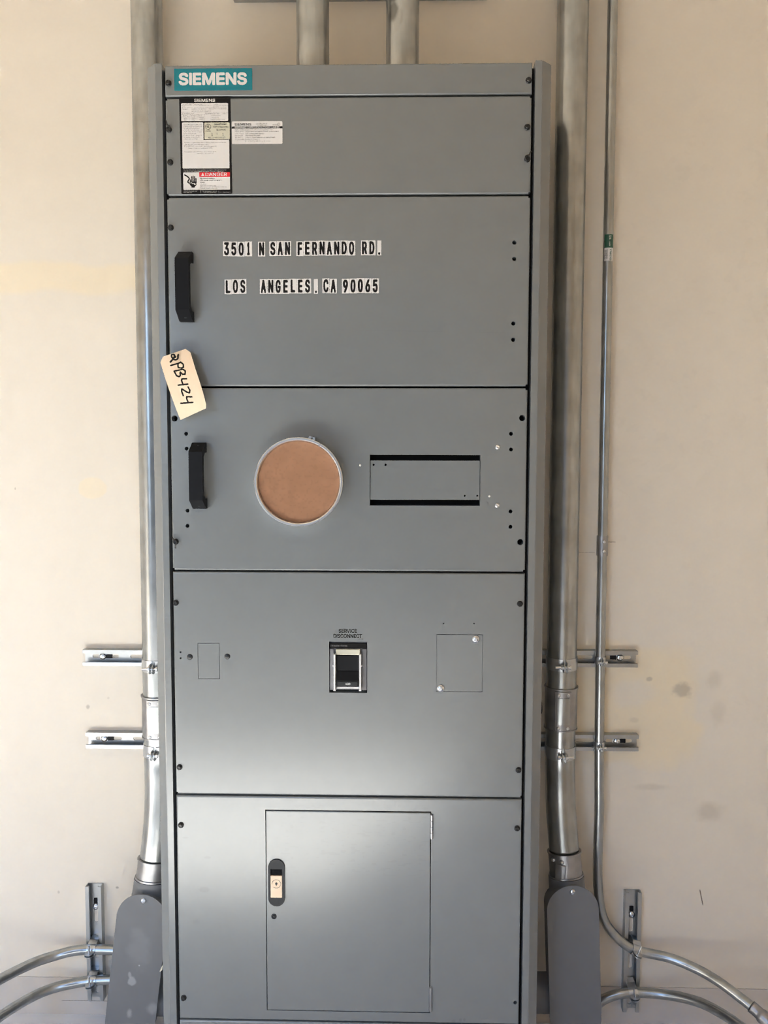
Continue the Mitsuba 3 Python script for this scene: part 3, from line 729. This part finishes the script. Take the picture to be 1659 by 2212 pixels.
def strut(name_label, x0, x1, zc, screw_x, gap_x, vertical=False, slot0=0.019, holes_=True, group='slotted struts on the wall'):
    """41 mm slotted channel, open side to the room. Horizontal along x, or vertical along z when vertical (x0, x1 are then z)."""
    t_, d = 0.0022, 0.0206
    prof = Polygon([(-SW, 0), (SW, 0), (SW, d), (SW - 0.0092, d), (SW - 0.0092, d - 0.006), (SW - 0.0092 + t_, d - 0.006), (SW - 0.0092 + t_, d - t_), (SW - t_, d - t_), (SW - t_, t_),
                    (-SW + t_, t_), (-SW + t_, d - t_), (-SW + 0.0092 - t_, d - t_), (-SW + 0.0092 - t_, d - 0.006), (-SW + 0.0092, d - 0.006), (-SW + 0.0092, d), (-SW, d)])
    L = x1 - x0
    m = trimesh.creation.extrude_polygon(prof, L, engine='earcut')
    v = np.asarray(m.vertices)
    m.vertices = np.stack([v[:, 2], WY - v[:, 1], v[:, 0]], 1)
    m = man(m)
    if m.volume() < 0:
        m = m3.Manifold()
    s = slot0
    while s < L - 0.02:
        e = min(s + 0.068, L - 0.012)
        sl = m3.Manifold.hull(m3.Manifold.cylinder(0.02, 0.005, 0.005, 14, True).translate([s + 0.005, 0, 0]) + m3.Manifold.cylinder(0.02, 0.005, 0.005, 14, True).translate([e - 0.005, 0, 0]))
        m = m - sl.rotate([90, 0, 0]).translate([0, WY, 0])
        s += 0.097
    m = tri(m)
    if vertical:
        w = np.asarray(m.vertices)
        m.vertices = np.stack([zc - w[:, 2], w[:, 1], x0 + w[:, 0]], 1)
        P = lambda a: (zc, a)
    else:
        w = np.asarray(m.vertices)
        m.vertices = w + [x0, 0, zc]
        P = lambda a: (a, zc)
    k = thing('strut_channel', name_label, 'strut', group)
    obj('channel', m, 'mat_strut', k)
    if screw_x is not None:
        x, z = P(screw_x)
        obj('washer', face(lathe([(0.004, 0), (0.0105, 0), (0.0105, 0.0015), (0.004, 0.0015), (0.004, 0)], 24), x, WY - t_, z), 'mat_zinc', k, smooth=35)
        obj('screw', face(pan_screw(0.0088, 0.006), x, WY - t_ - 0.0015, z, 0.35), 'mat_screw', k, smooth=35)
        x, z = P(gap_x)
        obj('anchor_insert', cbox(x - 0.0075, x + 0.0075, WY - 0.004, WY - 0.0005, z - 0.0048, z + 0.0048, .0004) if not vertical else cbox(x - 0.0048, x + 0.0048, WY - 0.004, WY - 0.0005, z - 0.0075, z + 0.0075, .0004), 'mat_black', k)
    return k


strut('horizontal slotted strut left of the cabinet, the upper of two', -0.694, -0.4185, 0.9603, -0.6478, -0.632)
strut('horizontal slotted strut left of the cabinet, the lower of two', -0.6905, -0.4185, 0.7463, -0.6488, -0.633)
strut('horizontal slotted strut right of the cabinet, the upper of two', 0.4185, 0.7035, 0.9675, 0.6628, 0.6465, slot0=0.012)
strut('horizontal slotted strut right of the cabinet, the lower of two', 0.4185, 0.7107, 0.7535, 0.6594, 0.6745, slot0=0.020)
strut('short vertical strut at the lower left holding two bent conduits', 0.0510, 0.3600, -0.6805, 0.2988, 0.3125, True, 0.010)
strut('short vertical strut at the lower right holding two bent conduits', 0.0465, 0.3640, 0.7073, 0.2992, 0.3125, True, 0.010)
strut('horizontal strut above the cabinet behind the two top conduits', -0.2949, 0.3125, 2.5825, None, None)

# ------------------------------------------------------------------ conduits
RL = 0.0362
lp = [(-0.4915, -0.0780, z) for z in np.linspace(H - 0.002, 0.80, 12)] + [(-0.4915, -0.0780, 0.722), (-0.4898, -0.0820, 0.68), (-0.4885, -0.0890, 0.62), (-0.4895, -0.0980, 0.56), (-0.4935, -0.1070, 0.505), (-0.4966, -0.1108, 0.4735)]
rp = [(0.5070, -0.0780, z) for z in np.linspace(H - 0.002, 0.80, 12)] + [(0.5070, -0.0780, 0.722), (0.5075, -0.0820, 0.68), (0.5090, -0.0890, 0.61), (0.5130, -0.0990, 0.545), (0.5159, -0.1062, 0.5045)]
single('large_conduit', 'thick steel conduit running down left of the cabinet', 'conduit', tube(catmull(lp, 6), RL, 48), 'mat_galv', True)
single('large_conduit', 'thick steel conduit running down right of the cabinet', 'conduit', tube(catmull(rp, 6), RL, 48), 'mat_galv', True)
single('large_conduit', 'left of two thick conduits entering the cabinet top', 'conduit', tube([(-0.0894, -0.172, z) for z in np.linspace(ZT - 0.002, H - 0.002, 8)], 0.0365, 48), 'mat_galv', True)
single('large_conduit', 'right of two thick conduits entering the cabinet top, with a dark smear', 'conduit', tube([(0.1112, -0.172, z) for z in np.linspace(ZT - 0.002, H - 0.002, 8)], 0.0365, 48), 'mat_galv', True)

RT = 0.0117
thin = [(0.6040, -0.053, H - 0.002), (0.6045, -0.053, 2.6), (0.6050, -0.053, 2.2), (0.6055, -0.053, 1.8), (0.6060, -0.053, 1.4), (0.6070, -0.053, 1.0), (0.6090, -0.053, 0.75), (0.6120, -0.053, 0.60), (0.6116, -0.053, 0.5254), (0.6113, -0.053, 0.4411), (0.6137, -0.053, 0.3806), (0.6218, -0.053, 0.326),
        (0.6354, -0.053, 0.2897), (0.658, -0.054, 0.2602), (0.6839, -0.055, 0.2367), (0.713, -0.0564, 0.2222), (0.7517, -0.0641, 0.2179), (0.7886, -0.076, 0.2163), (0.8232, -0.0935, 0.2123),
        (0.8589, -0.1215, 0.2083), (0.8909, -0.1565, 0.2025), (0.9214, -0.1915, 0.192), (0.944, -0.216, 0.182), (0.965, -0.2405, 0.1681), (0.985, -0.265, 0.150), (1.000, -0.285, 0.120), (1.005, -0.295, 0.06), (1.005, -0.295, 0.0)]
thp = catmull(thin, 8)
single('thin_conduit', 'thin steel conduit running down the right wall, bending outwards near the bottom', 'conduit', tube(thp, RT, 24), 'mat_galv', True)
r2 = [(0.580, -0.0557, 0.0), (0.585, -0.0557, 0.025), (0.5997, -0.0557, 0.0512), (0.6261, -0.0557, 0.0851), (0.6633, -0.0557, 0.103), (0.7037, -0.0571, 0.1109), (0.743, -0.0627, 0.1141), (0.7853, -0.076, 0.119), (0.8231, -0.1005, 0.1279),
      (0.8573, -0.132, 0.1347), (0.8875, -0.1705, 0.1375), (0.9066, -0.2055, 0.1397), (0.9247, -0.2405, 0.137), (0.940, -0.27, 0.12), (0.947, -0.285, 0.06), (0.947, -0.285, 0.0)]
single('bent_conduit', 'bent thin conduit in the lower right, below the long thin one', 'conduit', tube(catmull(r2, 8), 0.0120, 24), 'mat_galv', True)
l1 = [(-0.4185, -0.055, 0.1985), (-0.5000, -0.055, 0.1985), (-0.5714, -0.055, 0.1987), (-0.6195, -0.055, 0.2003), (-0.6796, -0.055, 0.2006), (-0.7259, -0.0599, 0.1991), (-0.7673, -0.076, 0.1961), (-0.8026, -0.104, 0.1973), (-0.8317, -0.1425, 0.1998), (-0.8539, -0.1915, 0.2066), (-0.8739, -0.2405, 0.209),
      (-0.890, -0.29, 0.200), (-0.900, -0.32, 0.15), (-0.902, -0.33, 0.06), (-0.902, -0.33, 0.0)]
l2 = [(-0.4185, -0.055, 0.1190), (-0.5000, -0.055, 0.1190), (-0.5729, -0.055, 0.119), (-0.6332, -0.055, 0.1204), (-0.6815, -0.055, 0.1171), (-0.728, -0.0599, 0.112), (-0.7695, -0.076, 0.1108), (-0.805, -0.104, 0.1106), (-0.8343, -0.1425, 0.1098), (-0.8567, -0.1915, 0.1128), (-0.8771, -0.2405, 0.1104),
      (-0.893, -0.285, 0.098), (-0.903, -0.30, 0.06), (-0.905, -0.302, 0.0)]
single('bent_conduit', 'upper of two bent thin conduits in the lower left', 'conduit', tube(catmull(l1, 8), 0.0122, 24), 'mat_galv', True)
single('bent_conduit', 'lower of two bent thin conduits in the lower left', 'conduit', tube(catmull(l2, 8), 0.0122, 24), 'mat_galv', True)

# paper sticker around the thin conduit
t = thing('conduit_sticker', 'small green and white sticker wrapped on the thin conduit', 'sticker')


def wrap(z0, z1, a0, a1, r, xc=0.6052, yc=-0.053, n=14):
    a = np.linspace(a0, a1, n)
    v, f = [], []
    for z in (z0, z1):
        for rr in (r, r + 0.0002):
            v += [(xc + rr * math.sin(q), yc - rr * math.cos(q), z) for q in a]
    idx = lambda zi, ri, k: (zi * 2 + ri) * n + k
    for k in range(n - 1):
        f += [(idx(0, 1, k), idx(0, 1, k + 1), idx(1, 1, k + 1)), (idx(0, 1, k), idx(1, 1, k + 1), idx(1, 1, k))]
        f += [(idx(0, 0, k + 1), idx(0, 0, k), idx(1, 0, k + 1)), (idx(0, 0, k), idx(1, 0, k), idx(1, 0, k + 1))]
    return trimesh.Trimesh(np.array(v), f, process=False)


obj('green_field', wrap(1.9690, 2.0005, -1.0, 1.05, RT + 0.0002), 'mat_green', t, smooth=True)
obj('white_field', wrap(1.9388, 1.9690, -1.0, 1.05, RT + 0.0002), 'mat_white', t, smooth=True)
obj('barcode', join(*[wrap(1.9420 + 0.0018 * i, 1.9420 + 0.0018 * i + (0.0012 if i % 3 else 0.0007), -0.95, -0.25, RT + 0.0005) for i in range(13)]), 'mat_greyink', t)


def wrapped_text(s, zt, h, a0, length, r):
    m = meshkit.text_mesh(s, h, 0.0002, True)
    lo, hi = m.bounds
    v = np.asarray(m.vertices)
    along = (v[:, 0] - lo[0]) / (hi[0] - lo[0]) * length
    a = a0 + v[:, 1] / r
    rr = r + v[:, 2]
    m.vertices = np.stack([0.6052 + rr * np.sin(a), -0.053 - rr * np.cos(a), zt - along], 1)
    return m


obj('lettering', wrapped_text('YMCO', 1.9672, 0.0045, 0.15, 0.0275, RT + 0.0005), 'mat_green', t)
obj('green_lettering', join(wrapped_text('EMT', 1.9830, 0.0028, -0.05, 0.0105, RT + 0.0005), wrapped_text('3/4', 1.9985, 0.0050, -0.05, 0.0100, RT + 0.0005)), 'mat_white', t)


def ring_z(xc, yc, z0, z1, r0, r1, seg=48):
    return cyl('z', xc, yc, None, r1, z0, z1, seg) - cyl('z', xc, yc, None, r0, z0 - 0.01, z1 + 0.01, seg)


# couplings on the large conduits
def coupling(label, xc, yc, z0, z1, plate_dx):
    k = thing('conduit_coupling', label, 'coupling')
    ro = 0.0392
    m = ring_z(xc, yc, z0, z1, RL + 0.0003, ro) + ring_z(xc, yc, z1 - 0.0035, z1, RL + 0.0003, ro + 0.002) + ring_z(xc, yc, z0, z0 + 0.003, RL + 0.0003, ro + 0.0015)
    obj('sleeve', tri(m), 'mat_cast', k, smooth=35)
    ph = (z1 - z0) - 0.010
    pl = cbox(xc + plate_dx - 0.020, xc + plate_dx + 0.020, yc - ro - 0.0045, yc - 0.02, z0 + 0.005, z1 - 0.005, 0.001) & cyl('z', xc, yc, None, ro + 0.0045, z0, z1, 64) if hasattr(m3.Manifold, '__and__') else \
        cbox(xc + plate_dx - 0.020, xc + plate_dx + 0.020, yc - ro - 0.0045, yc - 0.02, z0 + 0.005, z1 - 0.005, 0.001) ^ cyl('z', xc, yc, None, ro + 0.0045, z0, z1, 64)
    pk = obj('inspection_plate', tri(pl - cyl('z', xc, yc, None, ro - 0.001, z0 - .01, z1 + .01, 48)), 'mat_cast', k, smooth=35)
    inner = (cbox(xc + plate_dx - 0.0155, xc + plate_dx + 0.0155, yc - ro - 0.007, yc - 0.02, z0 + 0.020, z1 - 0.020, 0.001) ^ cyl('z', xc, yc, None, ro + 0.0058, z0, z1, 64)) - cyl('z', xc, yc, None, ro + 0.003, z0 - .01, z1 + .01, 48)
    obj('raised_field', tri(inner), 'mat_galv', pk, smooth=35)
    for dx in (-0.0112, 0.0112):
        for z in (z0 + 0.0105, z1 - 0.0125):
            obj('coupling_screw', face(pan_screw(0.0045, 0.0035), xc + plate_dx + dx, yc - ro - 0.0018, z, 0.4), 'mat_screw', k, smooth=35)


coupling('cast conduit coupling with a screwed plate on the right thick conduit', 0.5070, -0.0780, 0.8050, 0.9100, -0.002)
coupling('cast conduit coupling with a screwed plate on the left thick conduit', -0.4915, -0.0780, 0.7740, 0.8800, 0.003)


# clamps
def clamp(label, xc, yc, zc, r, h=0.030, ear=0.020, flip=False, group='conduit clamps on the struts'):
    k = thing('strut_clamp', label, 'clamp', group)
    g = 0.0030 if r > 0.02 else 0.0020
    tk = 0.0018
    band = ring_z(xc, yc, zc - h / 2, zc + h / 2, r + 0.0002, r + 0.0002 + tk)
    yb = -0.036
    for s in (-1, 1):
        half = band ^ (box(xc + g if s > 0 else xc - 0.2, xc + 0.2 if s > 0 else xc - g, yc - 0.2, yb if r > 0.02 else yc + 0.2, zc - 0.1, zc + 0.1))
        e = LineString([(0.0, 0), (ear * 0.55, 0)]).buffer(h * 0.40, quad_segs=8) if r > 0.02 else LineString([(0.0, 0), (ear * 0.5, 0)]).buffer(h * 0.42, quad_segs=6)
        em = trimesh.creation.extrude_polygon(e, tk, engine='earcut')
        v = np.asarray(em.vertices)
        yo = yc - r - 0.001
        em.vertices = np.stack([xc + s * (g + tk / 2) + (v[:, 2] - tk / 2), yo - v[:, 0], zc - 0.002 + v[:, 1]], 1)
        em.invert()
        em = man(em)
        keep = em - cyl('z', xc, yc, None, r + 0.0001, zc - 0.1, zc + 0.1, 48)
        obj('strap', tri(half + keep), 'mat_zinc', k, smooth=35)
        ft = box(min(xc + s * (r * 0.86), xc + s * (r * 0.86 + 0.003)), max(xc + s * (r * 0.86), xc + s * (r * 0.86 + 0.003)), -0.043, -0.034, zc - h * 0.35, zc + h * 0.35)
    b = -1 if flip else 1
    yo = yc - r - 0.001 - ear * 0.5
    br = 0.0032 if r > 0.02 else 0.0022
    xb0, xb1 = (xc - 0.024, xc + 0.011) if not flip else (xc - 0.011, xc + 0.024)
    if r < 0.02:
        xb0, xb1 = xc - 0.010, xc + 0.010
    obj('clamp_bolt', tri(cyl('x', yo, zc - 0.002, None, br, xb0, xb1, 16) + cyl('x', yo, zc - 0.002, None, br * 1.7, (xb1 - 0.001) if not flip else xb0 - 0.003, (xb1 + 0.003) if not flip else xb0 + 0.001, 18)), 'mat_screw', k, smooth=35)
    nx = xc - g - tk - 0.0002 if not flip else xc + g + tk + 0.0002
    n = cyl('x', yo, zc - 0.002, None, br * 1.9, nx - 0.0055 if not flip else nx, nx if not flip else nx + 0.0055, 6)
    obj('nut', tri(n), 'mat_zinc', k)


clamp('zinc strap clamp on the left thick conduit at the upper strut', -0.4915, -0.0780, 0.9570, RL)
clamp('zinc strap clamp on the left thick conduit at the lower strut', -0.4913, -0.0780, 0.7420, RL, flip=True)
clamp('zinc strap clamp on the right thick conduit at the upper strut', 0.5070, -0.0780, 0.9690, RL)
clamp('zinc strap clamp on the right thick conduit at the lower strut', 0.5070, -0.0780, 0.7480, RL, flip=True)
clamp('small strap clamp on the thin conduit at the upper right strut', 0.6072, -0.0530, 0.9680, RT, 0.020, 0.012)
clamp('small strap clamp on the thin conduit at the lower right strut', 0.6090, -0.0530, 0.7530, RT, 0.020, 0.012)


def clip(label, x, y, z, slope, r):
    """Clamp around a conduit that crosses a vertical strut: ears below-front, bolt upright."""
    k = thing('strut_clamp', label, 'clamp', 'conduit clamps on the struts')
    h, tk = 0.022, 0.0016
    band = m3.Manifold.cylinder(h, r + 0.0002 + tk, r + 0.0002 + tk, 32, True) - m3.Manifold.cylinder(h * 2, r + 0.0002, r + 0.0002, 32, True)
    band = band.rotate([0, 90, 0])
    for s in (-1, 1):
        half = band ^ m3.Manifold.cube([0.1, 0.2, 0.1], True).translate([0, 0, s * 0.052])
        e = m3.Manifold.cylinder(tk, 0.0115, 0.0115, 20, True).translate([0, -r - 0.009, s * 0.0028])
        tongue = m3.Manifold.cube([h, 0.020, tk], True).translate([0, 0.022, s * (r + 0.006)]) if s > 0 else m3.Manifold.cube([h, 0.02, tk], True).translate([0, 0.022, -(r + 0.004)])
        arm = m3.Manifold.hull(m3.Manifold.cube([h, 0.002, tk], True).translate([0, 0.013, s * (r + (0.006 if s > 0 else 0.004))]) + m3.Manifold.cube([h, 0.002, tk], True).translate([0, 0.002, s * (r + 0.0008)]))
        body = (half + (e - m3.Manifold.cylinder(0.1, r + 0.0001, r + 0.0001, 32, True).rotate([0, 90, 0])) + tongue + arm)
        obj('strap', tri(body.rotate([0, slope, 0]).translate([x, y, z])), 'mat_zinc', k, smooth=35)
    obj('clamp_bolt', tri((m3.Manifold.cylinder(0.030, 0.0024, 0.0024, 14).translate([0, -r - 0.010, -0.006]) + m3.Manifold.cylinder(0.003, 0.0045, 0.0045, 14).translate([0, -r - 0.010, -0.0075])).rotate([0, slope, 0]).translate([x, y, z])), 'mat_screw', k, smooth=35)


clip('strap clamp holding the upper bent conduit on the lower left strut', -0.6805, -0.055, 0.2006, 0, 0.0122)
clip('strap clamp holding the lower bent conduit on the lower left strut', -0.6805, -0.055, 0.1172, -4, 0.0122)
clip('strap clamp holding the thin conduit on the lower right strut', 0.7100, -0.0563, 0.2233, 20, 0.0122)
clip('strap clamp holding the lower bent conduit on the lower right strut', 0.7060, -0.0572, 0.1112, -8, 0.0122)

# set-screw coupling on the thin conduit, fitting near its end
t = thing('thin_coupling', 'small set-screw coupling on the thin conduit', 'coupling')
obj('sleeve', tri(ring_z(0.6062, -0.053, 1.2290, 1.2783, RT - 0.0001, 0.0137, 32)), 'mat_cast', t, smooth=35)
for z in (1.2640, 1.2410):
    obj('coupling_screw', face(pan_screw(0.0042, 0.003), 0.6068, -0.053 - 0.0135, z, 0.6), 'mat_screw', t, smooth=35)
i0 = int(np.argmin(np.linalg.norm(thp - np.array([0.938, -0.21, 0.185]), axis=1)))
seg = thp[i0:i0 + 17]
single('conduit_fitting', 'short dark fitting near the end of the thin conduit', 'fitting', tube(seg, np.concatenate([np.linspace(0.0140, 0.0140, 6), np.linspace(0.0165, 0.0165, len(seg) - 6)]), 28), 'mat_cast', True)


# conduit bodies with their connectors
def along(c0, c1, f):
    return tuple(np.array(c0) * (1 - f) + np.array(c1) * f)


def pull_elbow(side, label, conn_label, top, bot, ztop_cover, hw, conn0, conn1, mir):
    """Big L-shaped pull fitting: long stadium body with a flat screwed cover, hub on top, side hub into the cabinet."""
    k = thing('conduit_elbow', label, 'conduit elbow')
    tx, tz = top
    bx, bz = bot
    ang = math.atan2(bx - tx, tz - bz)
    st = LineString([(tx + math.sin(ang) * hw, tz - math.cos(ang) * hw), (bx - math.sin(ang) * hw, bz + math.cos(ang) * hw)]).buffer(hw, quad_segs=16)
    yf = -0.172
    body = trimesh.creation.extrude_polygon(st.buffer(-0.0015), 0.085, engine='earcut')
    v = np.asarray(body.vertices)
    # taper towards the wall
    c = st.centroid
    ts = 1 - 0.10 * (v[:, 2] / 0.085) ** 2
    body.vertices = np.stack([c.x + (v[:, 0] - c.x) * ts, yf + v[:, 2], c.y + (v[:, 1] - c.y) * (1 - 0.17 * (v[:, 2] / 0.085) ** 1.5)], 1)
    body.invert()
    obj('body', body, 'mat_body', k, smooth=35)
    cov = face(plate(st, 0.0035), 0, yf - 0.0008, 0)
    ck = obj('cover', cov, 'mat_body', k, smooth=35)
    obj('gasket', face(plate(st.buffer(-0.0025), 0.0010), 0, yf, 0), 'mat_black', k)
    sx, sz = tx + math.sin(ang) * 0.0150, tz - math.cos(ang) * 0.0150
    obj('cover_screw', face(pan_screw(0.0070, 0.0045), sx, yf - 0.0043, sz, 0.3), 'mat_screw', ck, smooth=35)
    a, b = np.array(conn1), np.array(conn0)
    d = (a - b) / np.linalg.norm(a - b)
    hub = tube([a + d * 0.001, a + d * 0.02, a + d * 0.05, a + d * 0.075], [0.0430, 0.0430, 0.0445, 0.0445], 40)
    obj('top_hub', hub, 'mat_body', k, smooth=35)
    zc = 0.145
    xm = tx + math.sin(ang) / math.cos(ang) * (tz - zc)
    x_c = mir * 0.4178
    lo, hi = min(x_c, xm), max(x_c, xm)
    if side == 'right':
        obj('side_hub', tri(cyl('x', -0.115, 0.146, None, 0.046, lo, hi, 36) + cyl('x', -0.115, 0.146, None, 0.050, x_c, x_c + 0.010, 36)), 'mat_body', k, smooth=35)
    else:
        obj('side_hub', tri(cyl('x', -0.121, 0.120, None, 0.041, lo, hi, 36)), 'mat_body', k, smooth=35)
    if side == 'left':
        chip = Polygon([(-0.4608, 0.2425), (-0.4672, 0.2300), (-0.4705, 0.2210), (-0.4690, 0.2245), (-0.4675, 0.2215), (-0.4665, 0.2255), (-0.4640, 0.2260), (-0.4622, 0.2330)])
        obj('paint_chip', face(plate(chip, 0.0004), 0, yf - 0.0043, 0), 'mat_chip', ck, label='cream paint chip')
    # connector above
    c = thing('conduit_connector', conn_label, 'connector')
    ln = np.linalg.norm(a - b)
    p = [b, b + d * 0.003, b + d * 0.0031, b + d * (ln - 0.004), b + d * (ln - 0.0039), b + d * ln]
    rr = [0.0415, 0.0415, 0.0392, 0.0392, 0.0420, 0.0420]
    obj('collar', tube(p, rr, 48), 'mat_cast', c, smooth=35)
    if side == 'right':
        for z, xo in ((0.012, -0.032), (0.012, -0.014)):
            q = b + d * z
            obj('collar_screw', face(pan_screw(0.0052, 0.0075), q[0] + xo, q[1] - math.sqrt(max(0.0392 ** 2 - xo ** 2, 1e-6)) + 0.001, q[2], 0.5), 'mat_screw', c, smooth=35)
        q = b + d * 0.036
        lug = cbox(q[0] - 0.030, q[0] - 0.006, q[1] - 0.0405, q[1] - 0.02, q[2] - 0.020, q[2] + 0.018, 0.002) ^ cyl('z', q[0], q[1], None, 0.0420, q[2] - 0.05, q[2] + 0.05, 48)
        obj('clamp_lug', tri(lug), 'mat_cast', c, smooth=35)


pull_elbow('left', 'dark grey conduit body with a long screwed cover at the lower left of the cabinet', 'cast collar joining the left thick conduit to its conduit body', (-0.5035, 0.4158), (-0.5520, 0.030), 0.4158, 0.0612,
             (-0.4968, -0.111, 0.4750), (-0.5022, -0.1165, 0.4270), -1)
pull_elbow('right', 'dark grey conduit body with a long screwed cover at the lower right of the cabinet', 'cast collar joining the right thick conduit to its conduit body', (0.5225, 0.4535), (0.5390, 0.060), 0.4535, 0.0615,
             (0.5158, -0.106, 0.5060), (0.5200, -0.1135, 0.4480), 1)
labels['conduit_elbow__cover'] = {'label': 'flat grey cover with pale scuffs'}
